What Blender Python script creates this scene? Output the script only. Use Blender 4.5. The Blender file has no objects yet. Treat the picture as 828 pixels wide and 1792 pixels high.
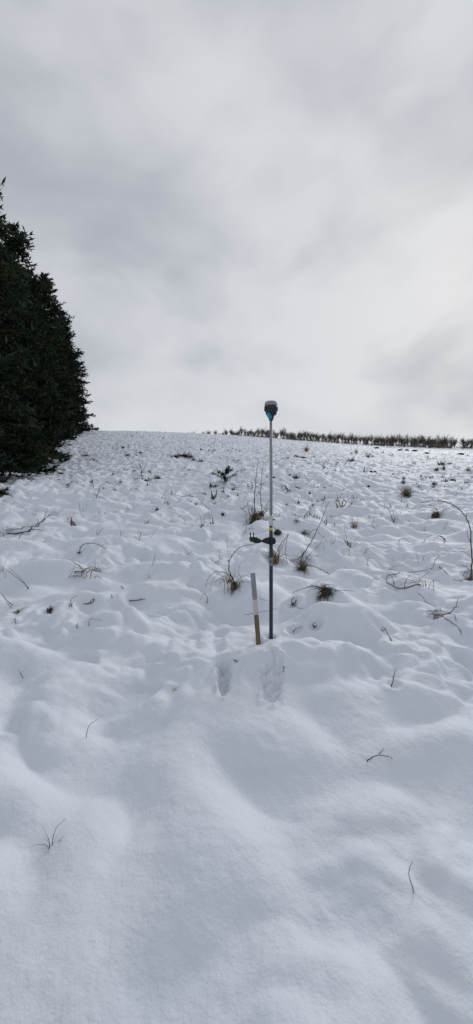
import bpy, math, random
import numpy as np
from mathutils import Vector

R = math.radians
scene = bpy.context.scene
col = scene.collection

# ------------------------------------------------------------------ camera
CAMZ, FPX = 1.5, 690.0
cd = bpy.data.cameras.new('camera')
cam = bpy.data.objects.new('camera', cd); col.objects.link(cam)
cam.location = (0, 0, CAMZ); cam.rotation_euler = (R(90), 0, 0)
cd.sensor_fit = 'HORIZONTAL'; cd.sensor_width = 36.0; cd.lens = 36.0 * FPX / 828.0
cd.clip_start = 0.05; cd.clip_end = 3000
scene.camera = cam

# ------------------------------------------------------------------ light
SUN_AZ, SUN_EL = R(30), R(29)            # azimuth to the right of straight ahead (+Y)
sun_dir = Vector((math.sin(SUN_AZ) * math.cos(SUN_EL), math.cos(SUN_AZ) * math.cos(SUN_EL), math.sin(SUN_EL)))
sd = bpy.data.lights.new('sun', 'SUN'); sd.energy = 1.3; sd.angle = R(18); sd.color = (1.0, 0.965, 0.92)
sun = bpy.data.objects.new('sun', sd); col.objects.link(sun)
sun.rotation_euler = (-sun_dir).to_track_quat('-Z', 'Y').to_euler()
sun.location = (0, 0, 60)

world = bpy.data.worlds.new('World'); scene.world = world; world.use_nodes = True
nt = world.node_tree; N = nt.nodes; L = nt.links
for n in list(N): N.remove(n)
def nd(t, **kw):
    n = N.new(t)
    for k, v in kw.items(): setattr(n, k, v)
    return n
def mth(op, a, b=None, c=None):
    n = nd('ShaderNodeMath', operation=op)
    for i, v in enumerate((a, b, c)):
        if v is None: continue
        if isinstance(v, (int, float)): n.inputs[i].default_value = v
        else: L.new(v, n.inputs[i])
    return n.outputs[0]
wout = nd('ShaderNodeOutputWorld'); bg = nd('ShaderNodeBackground'); bg.inputs['Strength'].default_value = 0.1
sky = nd('ShaderNodeTexSky', sky_type='NISHITA'); sky.sun_disc = False
sky.sun_elevation = SUN_EL; sky.sun_rotation = SUN_AZ
tc = nd('ShaderNodeTexCoord')
def cloud(scale, detail, off, dist=0.0):
    mp = nd('ShaderNodeMapping'); mp.inputs['Location'].default_value = off
    mp.inputs['Rotation'].default_value = (0, R(14), R(20)); mp.inputs['Scale'].default_value = (scale, scale, scale * 1.9)
    L.new(tc.outputs['Generated'], mp.inputs[0])
    n = nd('ShaderNodeTexNoise'); n.inputs['Scale'].default_value = 1.0; n.inputs['Detail'].default_value = detail
    n.inputs['Roughness'].default_value = 0.5; n.inputs['Distortion'].default_value = dist
    L.new(mp.outputs[0], n.inputs['Vector']); return n.outputs['Fac']
c1 = cloud(1.9, 3.0, (3.1, 1.7, 0.0), 0.4)
c2 = cloud(5.5, 6.0, (0.4, 5.2, 2.0), 0.5)
cf = mth('ADD', mth('MULTIPLY', c1, 0.74), mth('MULTIPLY', c2, 0.26))
ramp = nd('ShaderNodeValToRGB'); ramp.color_ramp.interpolation = 'EASE'
ramp.color_ramp.elements[0].position = 0.33; ramp.color_ramp.elements[0].color = (0.505, 0.535, 0.59, 1)
ramp.color_ramp.elements[1].position = 0.66; ramp.color_ramp.elements[1].color = (0.81, 0.83, 0.86, 1)
L.new(cf, ramp.inputs['Fac'])
scl = nd('ShaderNodeVectorMath', operation='SCALE'); scl.inputs['Scale'].default_value = 8.6
L.new(ramp.outputs['Color'], scl.inputs[0])
mix = nd('ShaderNodeMixRGB'); mix.inputs['Fac'].default_value = 0.94
L.new(sky.outputs['Color'], mix.inputs['Color1']); L.new(scl.outputs[0], mix.inputs['Color2'])
L.new(mix.outputs[0], bg.inputs['Color']); L.new(bg.outputs[0], wout.inputs[0])

vs = scene.view_settings
vs.view_transform = 'Standard'; vs.look = 'None'; vs.exposure = 0.0; vs.gamma = 1.0; vs.use_curve_mapping = False

# ------------------------------------------------------------------ helpers
rng = np.random.default_rng(11)
rnd = random.Random(5)

def tag(o, label=None, cat=None, group=None, kind=None):
    if label: o['label'] = label
    if cat: o['category'] = cat
    if group: o['group'] = group
    if kind: o['kind'] = kind
    return o

def mat(name, c1, c2=None, rough=0.8, scale=20.0, bump=0.0, bscale=None, spec=0.3, metal=0.0, stretch=None, detail=4.0):
    m = bpy.data.materials.new(name); m.use_nodes = True
    n = m.node_tree.nodes; l = m.node_tree.links; b = n['Principled BSDF']
    b.inputs['Roughness'].default_value = rough; b.inputs['Metallic'].default_value = metal
    b.inputs['Specular IOR Level'].default_value = spec
    t = n.new('ShaderNodeTexCoord'); mp = n.new('ShaderNodeMapping'); l.new(t.outputs['Object'], mp.inputs[0])
    if stretch: mp.inputs['Scale'].default_value = stretch
    nz = n.new('ShaderNodeTexNoise'); nz.inputs['Scale'].default_value = scale; nz.inputs['Detail'].default_value = detail
    l.new(mp.outputs[0], nz.inputs['Vector'])
    r = n.new('ShaderNodeValToRGB'); r.color_ramp.elements[0].position = 0.32; r.color_ramp.elements[1].position = 0.68
    r.color_ramp.elements[0].color = (*c1, 1); r.color_ramp.elements[1].color = (*(c2 or c1), 1)
    l.new(nz.outputs['Fac'], r.inputs[0]); l.new(r.outputs[0], b.inputs['Base Color'])
    if bump:
        n2 = n.new('ShaderNodeTexNoise'); n2.inputs['Scale'].default_value = bscale or scale * 3; n2.inputs['Detail'].default_value = 3
        l.new(mp.outputs[0], n2.inputs['Vector'])
        bp = n.new('ShaderNodeBump'); bp.inputs['Strength'].default_value = bump; bp.inputs['Distance'].default_value = 0.01
        l.new(n2.outputs['Fac'], bp.inputs['Height']); l.new(bp.outputs[0], b.inputs['Normal'])
    return m

M = {}
def snow_material():
    m = M['snow']; n = m.node_tree.nodes; l = m.node_tree.links; b = n['Principled BSDF']
    t = n.new('ShaderNodeTexCoord'); prev = None
    for sc, dist, st in ((9.0, .035, .38), (30.0, .012, .32), (120.0, .004, .16)):
        z = n.new('ShaderNodeTexNoise'); z.inputs['Scale'].default_value = sc; z.inputs['Detail'].default_value = 4; z.inputs['Roughness'].default_value = .6
        l.new(t.outputs['Object'], z.inputs['Vector'])
        bp = n.new('ShaderNodeBump'); bp.inputs['Strength'].default_value = st; bp.inputs['Distance'].default_value = dist
        l.new(z.outputs['Fac'], bp.inputs['Height'])
        if prev: l.new(prev.outputs[0], bp.inputs['Normal'])
        prev = bp
    l.new(prev.outputs[0], b.inputs['Normal'])
M['snow'] = mat('snow', (0.60, 0.637, 0.717), (0.645, 0.678, 0.745), 0.65, 2.0, 0.0, spec=0.2)
snow_material()
M['bark'] = mat('bark', (0.035, 0.026, 0.02), (0.09, 0.07, 0.055), 0.95, 9.0, 0.6, None, 0.1, stretch=(1, 1, 0.25))
M['needle'] = mat('needle', (0.010, 0.018, 0.012), (0.040, 0.054, 0.029), 0.85, .55, spec=0.08)
M['needle_blue'] = mat('needle_blue', (0.009, 0.017, 0.015), (0.034, 0.050, 0.038), 0.85, .55, spec=0.08)
M['needle_brown'] = mat('needle_brown', (0.035, 0.032, 0.013), (0.085, 0.058, 0.024), 0.85, 0.9, spec=0.15)
M['sapling'] = mat('sapling', (0.018, 0.033, 0.018), (0.04, 0.06, 0.03), 0.7, 6, spec=0.2)
M['twig'] = mat('twig', (0.030, 0.020, 0.016), (0.085, 0.055, 0.040), 0.8, 14, 0.3, spec=0.25)
M['cane'] = mat('cane', (0.055, 0.026, 0.022), (0.11, 0.055, 0.04), 0.6, 10, 0.2, spec=0.35)
M['straw'] = mat('straw', (0.16, 0.115, 0.065), (0.30, 0.23, 0.14), 0.85, 18, spec=0.15)
M['straw_dark'] = mat('straw_dark', (0.064, 0.053, 0.038), (0.18, 0.146, 0.10), 0.9, 12, spec=0.1)
M['litter'] = mat('litter', (0.034, 0.029, 0.022), (0.105, 0.088, 0.066), 0.95, 14, spec=0.1)
M['earth'] = mat('earth', (0.018, 0.014, 0.011), (0.055, 0.042, 0.032), 0.95, 9, 0.8, 40, spec=0.1)
M['orchard'] = mat('orchard', (0.082, 0.068, 0.056), (0.18, 0.15, 0.124), 0.9, 5, spec=0.1)
M['alu'] = mat('alu', (0.225, 0.232, 0.25), (0.285, 0.293, 0.31), 0.5, 9, spec=0.45, metal=0.2, stretch=(1, 1, 0.1))
M['steel'] = mat('steel', (0.40, 0.41, 0.43), (0.50, 0.51, 0.53), 0.4, 40, spec=0.5, metal=0.5)
M['collar'] = mat('collar', (0.10, 0.105, 0.12), (0.22, 0.225, 0.24), 0.45, 60, spec=0.4)
M['carbon'] = mat('carbon', (0.009, 0.014, 0.029), (0.017, 0.025, 0.046), 0.42, 30, spec=0.45)
M['rubber'] = mat('rubber', (0.008, 0.009, 0.013), (0.016, 0.018, 0.024), 0.55, 40, 0.2, spec=0.35)
M['shell'] = mat('shell', (0.010, 0.014, 0.026), (0.016, 0.021, 0.036), 0.45, 40, spec=0.4)
M['cap'] = mat('cap', (0.22, 0.23, 0.255), (0.25, 0.26, 0.285), 0.5, 30, spec=0.4)
M['teal'] = mat('teal', (0.016, 0.20, 0.27), (0.022, 0.24, 0.31), 0.45, 20, spec=0.4)
M['yellow'] = mat('yellow', (0.50, 0.38, 0.05), (0.56, 0.43, 0.07), 0.6, 50)
M['wood'] = mat('wood', (0.095, 0.074, 0.050), (0.20, 0.160, 0.112), 0.85, 26, 0.4, spec=0.2, stretch=(1, 1, 0.08))
M['paint_grey'] = mat('paint_grey', (0.20, 0.215, 0.245), (0.29, 0.305, 0.335), 0.7, 16, 0.3, spec=0.25, stretch=(1, 1, 0.2))
M['paint_pink'] = mat('paint_pink', (0.42, 0.365, 0.375), (0.56, 0.52, 0.53), 0.75, 20, 0.3, spec=0.25, stretch=(1, 1, 0.3))

class MB:
    def __init__(s): s.v = []; s.f = []; s.n = 0
    def add(s, v, f):
        v = np.asarray(v, float).reshape(-1, 3)
        s.v.append(v); s.f += [tuple(i + s.n for i in q) for q in f]; s.n += len(v)
    def tube(s, pts, rad, sides=5, cap=True):
        pts = np.asarray(pts, float); n = len(pts)
        rad = np.broadcast_to(np.asarray(rad, float), (n,))
        tg = np.gradient(pts, axis=0); tg /= np.linalg.norm(tg, axis=1)[:, None] + 1e-9
        up = np.array((0, 0, 1.0)) if abs(tg[0][2]) < 0.9 else np.array((1.0, 0, 0))
        a = np.linspace(0, 2 * math.pi, sides, endpoint=False)
        vs_ = []
        for i in range(n):
            e1 = np.cross(tg[i], up); nn = np.linalg.norm(e1)
            if nn < 1e-4: e1 = np.cross(tg[i], (0.3, 1, 0.1)); nn = np.linalg.norm(e1)
            e1 /= nn; e2 = np.cross(tg[i], e1); up = -e2 if np.dot(-e2, up) > 0 else e2
            vs_.append(pts[i] + rad[i] * (np.cos(a)[:, None] * e1 + np.sin(a)[:, None] * e2))
        f = [(i * sides + k, i * sides + (k + 1) % sides, (i + 1) * sides + (k + 1) % sides, (i + 1) * sides + k)
             for i in range(n - 1) for k in range(sides)]
        if cap: f += [tuple(range(sides - 1, -1, -1)), tuple((n - 1) * sides + k for k in range(sides))]
        s.add(np.concatenate(vs_), f)
    def lathe(s, prof, cx=0, cy=0, sides=24):     # prof: (r, z)
        a = np.linspace(0, 2 * math.pi, sides, endpoint=False); n = len(prof)
        v = np.concatenate([np.stack([cx + r * np.cos(a), cy + r * np.sin(a), np.full(sides, z)], 1) for r, z in prof])
        f = [(i * sides + k, i * sides + (k + 1) % sides, (i + 1) * sides + (k + 1) % sides, (i + 1) * sides + k)
             for i in range(n - 1) for k in range(sides)]
        f += [tuple(range(sides - 1, -1, -1)), tuple((n - 1) * sides + k for k in range(sides))]
        s.add(v, f)
    def box(s, c, d, rz=0.0, bev=0.0):
        x, y, z = [q / 2 for q in d]; cs, sn = math.cos(rz), math.sin(rz)
        if bev <= 0:
            p = [(-x, -y, -z), (x, -y, -z), (x, y, -z), (-x, y, -z), (-x, -y, z), (x, -y, z), (x, y, z), (-x, y, z)]
            f = [(0, 3, 2, 1), (4, 5, 6, 7), (0, 1, 5, 4), (1, 2, 6, 5), (2, 3, 7, 6), (3, 0, 4, 7)]
        else:
            b = bev; ring = [(-x + b, -y), (x - b, -y), (x, -y + b), (x, y - b), (x - b, y), (-x + b, y), (-x, y - b), (-x, -y + b)]
            lv = [(-z, 1 - b / max(x, y)), (-z + b, 1), (z - b, 1), (z, 1 - b / max(x, y))]
            p = [(q[0] * k, q[1] * k, zz_) for zz_, k in lv for q in ring]
            f = [(i * 8 + k, i * 8 + (k + 1) % 8, (i + 1) * 8 + (k + 1) % 8, (i + 1) * 8 + k) for i in range(3) for k in range(8)]
            f += [tuple(range(7, -1, -1)), tuple(24 + k for k in range(8))]
        s.add([(c[0] + a * cs - b_ * sn, c[1] + a * sn + b_ * cs, c[2] + e) for a, b_, e in p], f)
    def blade(s, p, d, ln, w, droop, curl=(0.0, 0.0, 0.0)):              # a grass blade: 3-segment tapered ribbon
        d = np.asarray(d, float); side = np.cross(d, (0, 0, 1.0)); q = np.linalg.norm(side)
        side = side / q if q > 1e-3 else np.array((1.0, 0, 0))
        pts = []
        for t in (0, .35, .7, 1.0):
            c = np.asarray(p) + d * ln * t + np.array((0, 0, -droop * ln * t * t)) + np.array((d[0], d[1], 0)) * droop * .3 * ln * t * t + np.asarray(curl) * ln * t * t
            pts.append((c, w * (1 - t) ** .7))
        v = []
        for c, ww in pts[:3]: v += [c - side * ww, c + side * ww]
        v.append(pts[3][0])
        s.add(v, [(0, 1, 3, 2), (2, 3, 5, 4), (4, 5, 6)])
    def mesh(s, name, m, smooth=False):
        me = bpy.data.meshes.new(name)
        me.from_pydata(np.concatenate(s.v).tolist() if s.v else [], [], s.f)
        me.materials.append(m)
        if smooth: me.polygons.foreach_set('use_smooth', [True] * len(me.polygons))
        me.update(); return me
    def build(s, name, m, parent=None, smooth=False):
        o = bpy.data.objects.new(name, s.mesh(name, m, smooth)); col.objects.link(o)
        if parent: o.parent = parent
        return o

def empty(name, loc, rz=0.0, s=1.0):
    o = bpy.data.objects.new(name, None); col.objects.link(o); o.empty_display_size = .2
    o.location = loc; o.rotation_euler = (0, 0, rz); o.scale = (s, s, s)
    return o

def smooth(a, b, x):
    t = np.clip((x - a) / (b - a), 0, 1); return t * t * (3 - 2 * t)

_ga = np.random.default_rng(4).uniform(0, 2 * math.pi, (256, 256)); _GX = np.cos(_ga).ravel(); _GY = np.sin(_ga).ravel()
def pnoise(x, y, seed=0):                          # gradient noise, about -0.7..0.7
    x = np.asarray(x, float); y = np.asarray(y, float)
    x0 = np.floor(x); y0 = np.floor(y); xf = x - x0; yf = y - y0
    xi = (x0.astype(np.int32) + seed * 37) & 255; yi = (y0.astype(np.int32) + seed * 91) & 255
    xj = (xi + 1) & 255; yj = ((yi + 1) & 255) << 8; yi = yi << 8
    u = xf * xf * xf * (xf * (xf * 6 - 15) + 10); v = yf * yf * yf * (yf * (yf * 6 - 15) + 10)
    def g(k, dx, dy): return _GX[k] * dx + _GY[k] * dy
    a = g(yi + xi, xf, yf); a = a + u * (g(yi + xj, xf - 1, yf) - a)
    b = g(yj + xi, xf, yf - 1); b = b + u * (g(yj + xj, xf - 1, yf - 1) - b)
    return a + v * (b - a)

# ------------------------------------------------------------------ terrain
YC = 70.0
def macro(x, y):
    k = 2.5
    sp = k * np.log1p(np.exp(np.clip((y - 9) / k, -30, 30))); sp = np.where(y > 60, y - 9.0, sp)
    hill = 0.148 * y + 0.095 * sp
    hc = 0.148 * YC + 0.095 * (YC - 9)
    down = hc - 0.16 * (y - YC)
    q = 0.25; d = hill - down
    h = np.minimum(hill, down) - q * np.log1p(np.exp(-np.abs(d) / q)) * 0.7
    h = np.where(y > 260, hc - 0.16 * (260 - YC) - 0.02 * (y - 260), h)
    return h - 1.74 * (1 + np.tanh((x - 10) / 22)) * smooth(6, 64, y)

def ray(px, py, dist=1.0):
    return np.array(((px - 414) / FPX * dist, dist, CAMZ + (896 - py) / FPX * dist))
YS = np.concatenate([np.linspace(0.6, 12, 1600), np.linspace(12.02, 90, 2400)])
def hit(px, py, fn):
    ys = YS
    if fn is not macro:
        ym = hit(px, py, macro); ys = np.linspace(ym * .72, min(ym * 1.28 + .2, 90), 300)
    gx = (px - 414) / FPX * ys; gz = CAMZ + (896 - py) / FPX * ys
    below = gz <= fn(gx, ys)
    i = int(np.argmax(below)) if below.any() else len(ys) - 1
    return ys[i]

# mounds and hollows seen in the snow: pixel of the spot, height, radius across, radius along
BUMPS = []
for px, py, a, rx, ry in [
    (505, 930, .20, .33, .30), (450, 912, .10, .3, .25), (575, 1046, .10, .20, .16), (640, 1088, .085, .20, .18),
    (556, 1088, .05, .16, .14), (598, 1062, -.07, .055, .06), (556, 1100, -.05, .04, .05), (625, 1122, -.06, .16, .06),
    (330, 950, .12, .35, .30), (285, 1035, .10, .33, .2), (120, 1055, .13, .42, .25), (285, 1130, .07, .36, .22),
    (95, 1165, .06, .32, .2), (760, 1130, .06, .4, .22), (735, 1050, .06, .4, .22), (60, 1010, .08, .4, .3),
    (190, 1070, -.04, .25, .12), (390, 1075, -.03, .3, .14), (700, 975, .09, .4, .3), (600, 960, .09, .4, .3), (200, 965, .12, .45, .35),
    (420, 1035, .07, .22, .18), (640, 1150, -.02, .3, .1), (240, 1085, .05, .3, .15)]:
    Y = hit(px, py, macro); BUMPS.append(((px - 414) / FPX * Y, Y, a, rx, ry))
PX0, PY0 = (474.5 - 414) / FPX * 3.2, 3.2          # foot of the survey pole
SX0, SY0 = (453 - 414) / FPX * 3.13, 3.13          # foot of the stake
PRINTS = []; DENTS = []

def near_only(x, y, cx, cy, r):                    # true when no point is near the feature
    return x.max() < cx - r or x.min() > cx + r or y.max() < cy - r or y.min() > cy + r

def ground(x, y):
    x = np.asarray(x, float); y = np.asarray(y, float)
    h = macro(x, y)
    d = np.sqrt(x * x + y * y)
    keep = 1 - 0.9 * np.exp(-((x - PX0 + .05) ** 2 / .40 ** 2 + (y - PY0) ** 2 / .35 ** 2)) - 0.5 * np.exp(-((x - .05) ** 2 / .4 ** 2 + (y - 2.3) ** 2 / .3 ** 2))
    wf = smooth(3.5, 13, d)
    wx = x + .22 * pnoise(x * 1.1, y * 1.1, 21); wy = y + .22 * pnoise(x * 1.1 + 9, y * 1.1, 22)
    n1 = pnoise(wx / 1.25, wy / 1.05, 1); n2 = pnoise(wx / .72 + 7, wy / .62, 2); n3 = pnoise(wx / .33, wy / .30, 3)
    lump = (.19 * n1 + .32 * np.sqrt(n2 * n2 + .0025)) * (1 - .45 * smooth(9, 22, d)) * (1 - .3 * smooth(2.2, 1.2, d)) + .090 * n3 * (.6 + .45 * wf) - .08
    fine = .10 * np.sqrt(pnoise(wx / .52 + 3, wy / .55, 4) ** 2 + .003) + .05 * pnoise(x / .21, y / .23, 5) + .016 * pnoise(x / .09, y / .1, 6)
    pits = -.06 * smooth(.28, .48, pnoise(x / .40, y / .44, 7)) - .05 * smooth(.3, .5, pnoise(x / .8, y / .95, 8))
    big = .35 * pnoise(x / 6.5, y / 7.5, 9) * smooth(7, 20, d) * (1 - .75 * smooth(50, 68, y))
    b = 0
    for bx, by, a, rx, ry in BUMPS:
        if near_only(x, y, bx, by, 3 * max(rx, ry)): continue
        b = b + a * np.exp(-((x - bx) ** 2 / rx ** 2 + (y - by) ** 2 / ry ** 2))
    h = h + (lump + 1.25 * b) * keep + wf * (fine * (1 + .6 * smooth(-1, -6, x) * smooth(9, 14, y)) + pits) * keep + big
    h = h + (1 - wf) * .0035 * pnoise(x / .06, y / .06, 12) + (1 - wf) * .012 * pnoise(x / .19, y / .2, 13) * keep
    patch = smooth(-.22, .18, pnoise(x / 1.5 + 4, y / 1.2, 23)) * (1 - .45 * wf) * (.35 + .65 * smooth(2.0, 3.0, d))        # broken, clumpy patches between the smooth drifts
    h = h + patch * keep * (.048 * np.abs(pnoise(wx / .21, wy / .20, 24)) * 2 + .022 * pnoise(x / .10, y / .10, 25) - .055 * smooth(.27, .46, pnoise(x / .30, y / .34, 26)))
    for dx, dy, dr, dd in DENTS:                   # melt hollows round stems
        if near_only(x, y, dx, dy, 4 * dr): continue
        q = ((x - dx) ** 2 + (y - dy) ** 2) / dr ** 2
        h = h - dd * np.exp(-q) + .5 * dd * np.exp(-(np.sqrt(q) - 2.0) ** 2 / .5)
    # small pits round the pole and the stake
    h = h - .05 * np.exp(-((x - PX0) ** 2 + (y - PY0) ** 2) / .036 ** 2) - .045 * np.exp(-((x - SX0) ** 2 + (y - SY0) ** 2) / .045 ** 2)
    for fx, fy, a, rx, ry, dep in PRINTS:          # boot prints
        if near_only(x, y, fx, fy, .5): continue
        cx, sy = x - fx, y - fy; c, s = math.cos(a), math.sin(a)
        lx, ly = cx * c + sy * s, -cx * s + sy * c
        wob = 1 + .38 * pnoise(x / .06, y / .06, 14) + .25 * pnoise(x / .022, y / .022, 15)
        waist = rx * (1 - .22 * np.exp(-((ly + .035) / .045) ** 2) - .12 * smooth(-.05, -.14, ly))
        e = np.sqrt((np.abs(lx) / waist) ** 2.2 + (np.abs(ly) / ry) ** 3 + 1e-9) * wob
        ins = 1 - smooth(.55, 1.15, e)
        rim = np.exp(-((e - 1.28) / .2) ** 2)
        h = h - dep * ins * (1 + .7 * pnoise(x / .055, y / .04, 16) + .6 * pnoise(x / .022, y / .02, 18)) * (1 + .3 * ly / ry) + .012 * rim * (.6 + 2.2 * pnoise(x / .05, y / .05, 17) + 1.2 * pnoise(x / .02, y / .02, 19))
    return h
def gz(x, y): return float(ground(np.array([x]), np.array([y]))[0])
def spot(px, py):                                  # where the ground is seen at a pixel
    Y = hit(px, py, ground); x = (px - 414) / FPX * Y
    return np.array((x, Y, gz(x, Y)))

for (px, py, a, rx, ry, dp) in [(392, 1186, .03, .050, .165, .062), (476, 1188, -.14, .074, .165, .055)]:
    Y = hit(px, py, ground); PRINTS.append(((px - 414) / FPX * Y, Y, a, rx, ry, dp))
for px, py, r, dd in [(449, 908, .22, .05), (479, 983, .10, .05), (527, 990, .10, .05), (411, 1027, .10, .06), (570, 1036, .13, .05), (824, 1010, .07, .05),
                      (763, 902, .13, .05), (688, 1118, .05, .03), (513, 1106, .04, .03), (551, 1097, .04, .04), (762, 1080, .05, .03), (689, 1198, .03, .02),
                      (89, 1070, .06, .04), (33, 1071, .05, .04), (155, 1057, .07, .04), (240, 1050, .08, .04), (611, 956, .06, .04), (690, 915, .08, .04),
                      (139, 967, .07, .04), (172, 998, .08, .04), (30, 935, .12, .05), (514, 1055, .05, .04), (690, 1027, .05, .03), (740, 1022, .05, .03)]:
    Y = hit(px, py, ground); DENTS.append(((px - 414) / FPX * Y, Y, r, dd))

def build_ground():
    ys = [-14.0]
    while ys[-1] < 800:
        y = ys[-1]
        st = .30 if y < -2 else (.06 if y < .3 else (.011 if y < 3.6 else .011 + .0068 * (y - 3.6)))
        if y > 80: st = .6 + (y - 80) * .06
        ys.append(y + st)
    ys = np.array(ys); nc = 760
    u = np.linspace(-1, 1, nc); s = u * (.62 + .38 * u * u)
    yy = np.clip(ys, 0, None)
    W = 4.2 + .98 * yy + smooth(70, 300, yy) * yy * .8 + smooth(4, 1, ys) * smooth(.5, -3, ys) * 8
    X = s[None, :] * W[:, None]; Yg = np.repeat(ys[:, None], nc, 1)
    Z = np.concatenate([ground(X[k:k + 16].ravel(), Yg[k:k + 16].ravel()) for k in range(0, len(ys), 16)]).reshape(X.shape)
    v = np.stack([X, Yg, Z], -1).reshape(-1, 3).astype(np.float32)
    nr = len(ys); i = (np.arange(nr - 1)[:, None] * nc + np.arange(nc - 1)[None, :]).ravel()
    q = np.stack([i, i + 1, i + nc + 1, i + nc], 1).astype(np.int32)
    me = bpy.data.meshes.new('snowy_ground')
    me.vertices.add(len(v)); me.vertices.foreach_set('co', v.ravel())
    me.loops.add(q.size); me.loops.foreach_set('vertex_index', q.ravel())
    me.polygons.add(len(q)); me.polygons.foreach_set('loop_start', np.arange(0, q.size, 4, dtype=np.int32))
    me.polygons.foreach_set('loop_total', np.full(len(q), 4, np.int32))
    me.polygons.foreach_set('use_smooth', np.ones(len(q), bool))
    me.update(calc_edges=True); me.materials.append(M['snow'])
    o = bpy.data.objects.new('ground', me); col.objects.link(o)
    tag(o, 'snow-covered hillside with soft mounds and boot prints', kind='structure')
    return o
build_ground()

# ------------------------------------------------------------------ conifers
def raw_mesh(name, V, F, m):
    me = bpy.data.meshes.new(name); V = np.asarray(V, np.float32); F = np.asarray(F, np.int32); k = F.shape[1]
    me.vertices.add(len(V)); me.vertices.foreach_set('co', V.ravel())
    me.loops.add(F.size); me.loops.foreach_set('vertex_index', F.ravel())
    me.polygons.add(len(F)); me.polygons.foreach_set('loop_start', np.arange(0, F.size, k, dtype=np.int32))
    me.polygons.foreach_set('loop_total', np.full(len(F), k, np.int32)); me.update(calc_edges=True)
    me.materials.append(m); return me

def conifer(seed, h, rad, whorl=.50, per=6, tuft=.26, top=.75, low=.25, dens=1.0):
    g = np.random.default_rng(seed)
    tr = MB(); zs = np.linspace(-.4, h * .98, 12)
    wob = np.stack([.06 * np.sin(zs * .7 + seed), .06 * np.cos(zs * .5 + seed), zs], 1)
    tr.tube(wob, np.maximum(.028 * h * .62 * (1 - (zs / h).clip(0, 1)) ** .8, .012), 8)
    br = MB(); P = []; D = []; S = []
    z = low
    while z < h * .985:
        fz = z / h
        env = rad * (1 - fz) ** top * (.86 + .14 * min(1, fz / .12)) * g.uniform(.86, 1.1)
        for k in range(per):
            a = g.uniform(0, 2 * math.pi); ln = env * g.uniform(.55, 1.15) * (1 + .42 * float(pnoise(np.array([a * .9 + seed * 7]), np.array([z * .33]), seed)[0])) + .12
            if g.random() < .12: ln *= .55
            up = g.uniform(-.10, .28) + .5 * fz; dr = g.uniform(.10, .32) * (1 - .5 * fz)
            t = np.linspace(0, 1, 7)
            r = ln * t; zz_ = z + g.normal(0, .16) * whorl + ln * (up * t - dr * t * t * 1.5 + .16 * t ** 4)
            bend = g.uniform(-.25, .25)
            ax = a + bend * t
            c = np.stack([r * np.cos(ax), r * np.sin(ax), zz_], 1)
            br.tube(c, np.linspace(.012 + .011 * ln, .004, 7), 4, False)
            nt_ = max(4, int(ln / .15 * dens)); ts = np.linspace(.22, 1.0, nt_)
            cc = np.stack([np.interp(ts, t, c[:, i]) for i in range(3)], 1)
            for j in range(nt_):
                fw = np.array((math.cos(ax[-1]), math.sin(ax[-1]), 0))
                tl = min(.80, ln * .36) * (.95 - ts[j] * .45) * g.uniform(.6, 1.25) + .06
                for sg in (-1, 1):
                    sd_ = np.array((-fw[1], fw[0], 0)) * sg
                    dv = sd_ * g.uniform(.6, 1) + fw * g.uniform(.35, .8) + np.array((0, 0, g.uniform(-.35, .55)))
                    dv /= np.linalg.norm(dv)
                    m_ = max(2, int(tl / .13 * dens)); q = np.linspace(.15, 1, m_)
                    P.append(cc[j] + dv * tl * q[:, None] + g.normal(0, .035, (m_, 3)))
                    D.append(np.repeat(dv[None], m_, 0)); S.append(np.full(m_, 1.0))
        z += whorl * g.uniform(.75, 1.25) * (1 - .45 * fz)
    P = np.concatenate(P); D = np.concatenate(D); n = len(P)
    V = []; 
    for k in range(3):
        d = D + g.normal(0, .5, (n, 3)); d[:, 2] += .12; d /= np.linalg.norm(d, axis=1)[:, None]
        s_ = np.cross(d, g.normal(0, 1, (n, 3))); s_ /= np.linalg.norm(s_, axis=1)[:, None] + 1e-6
        sz = tuft * np.exp(g.normal(0, .35, (n, 1))); ln = sz * g.uniform(.7, 1.3, (n, 1)); w = sz * g.uniform(.11, .20, (n, 1))
        V.append(np.stack([P - d * ln * .3, P + d * ln * .25 + s_ * w, P + d * ln * .85, P + d * ln * .25 - s_ * w], 1).reshape(-1, 3))
    V = np.concatenate(V); F = np.arange(len(V)).reshape(-1, 4)
    return tr.mesh('trunk', M['bark'], True), br.mesh('branches', M['bark']), V, F

VAR = {}
for key, args in {'a': (1, 16, 3.7), 'b': (2, 16, 3.3), 'c': (3, 16, 4.0)}.items():
    t_, b_, V, F = conifer(*args, whorl=.95, per=9, tuft=.28, top=.58, dens=.95)
    VAR[key] = (t_, b_, V, F)
t_, b_, V, F = conifer(9, 4.2, 1.9, whorl=.30, per=7, tuft=.20, top=.55, low=.12, dens=1.15)
VAR['young'] = (t_, b_, V, F)
MESHCACHE = {}
def plant_tree(name, x, y, key, h, label, m='needle', wide=1.0, rz=0.0, group='dark conifers along the left edge of the field'):
    t_, b_, V, F = VAR[key]
    k = (key, m)
    if k not in MESHCACHE: MESHCACHE[k] = raw_mesh('crown', V, F, M[m])
    base = {'young': 4.2}.get(key, 16.0); s = h / base
    e = empty(name, (x, y, gz(x, y) - .05), rz); e.scale = (s * wide, s * wide, s)
    for nm, me in (('trunk', t_), ('branches', b_), ('crown', MESHCACHE[k])):
        o = bpy.data.objects.new(nm, me); col.objects.link(o); o.parent = e
        if nm != 'trunk': o['kind'] = 'stuff'
    tag(e, label, 'tree', group); return e

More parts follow.
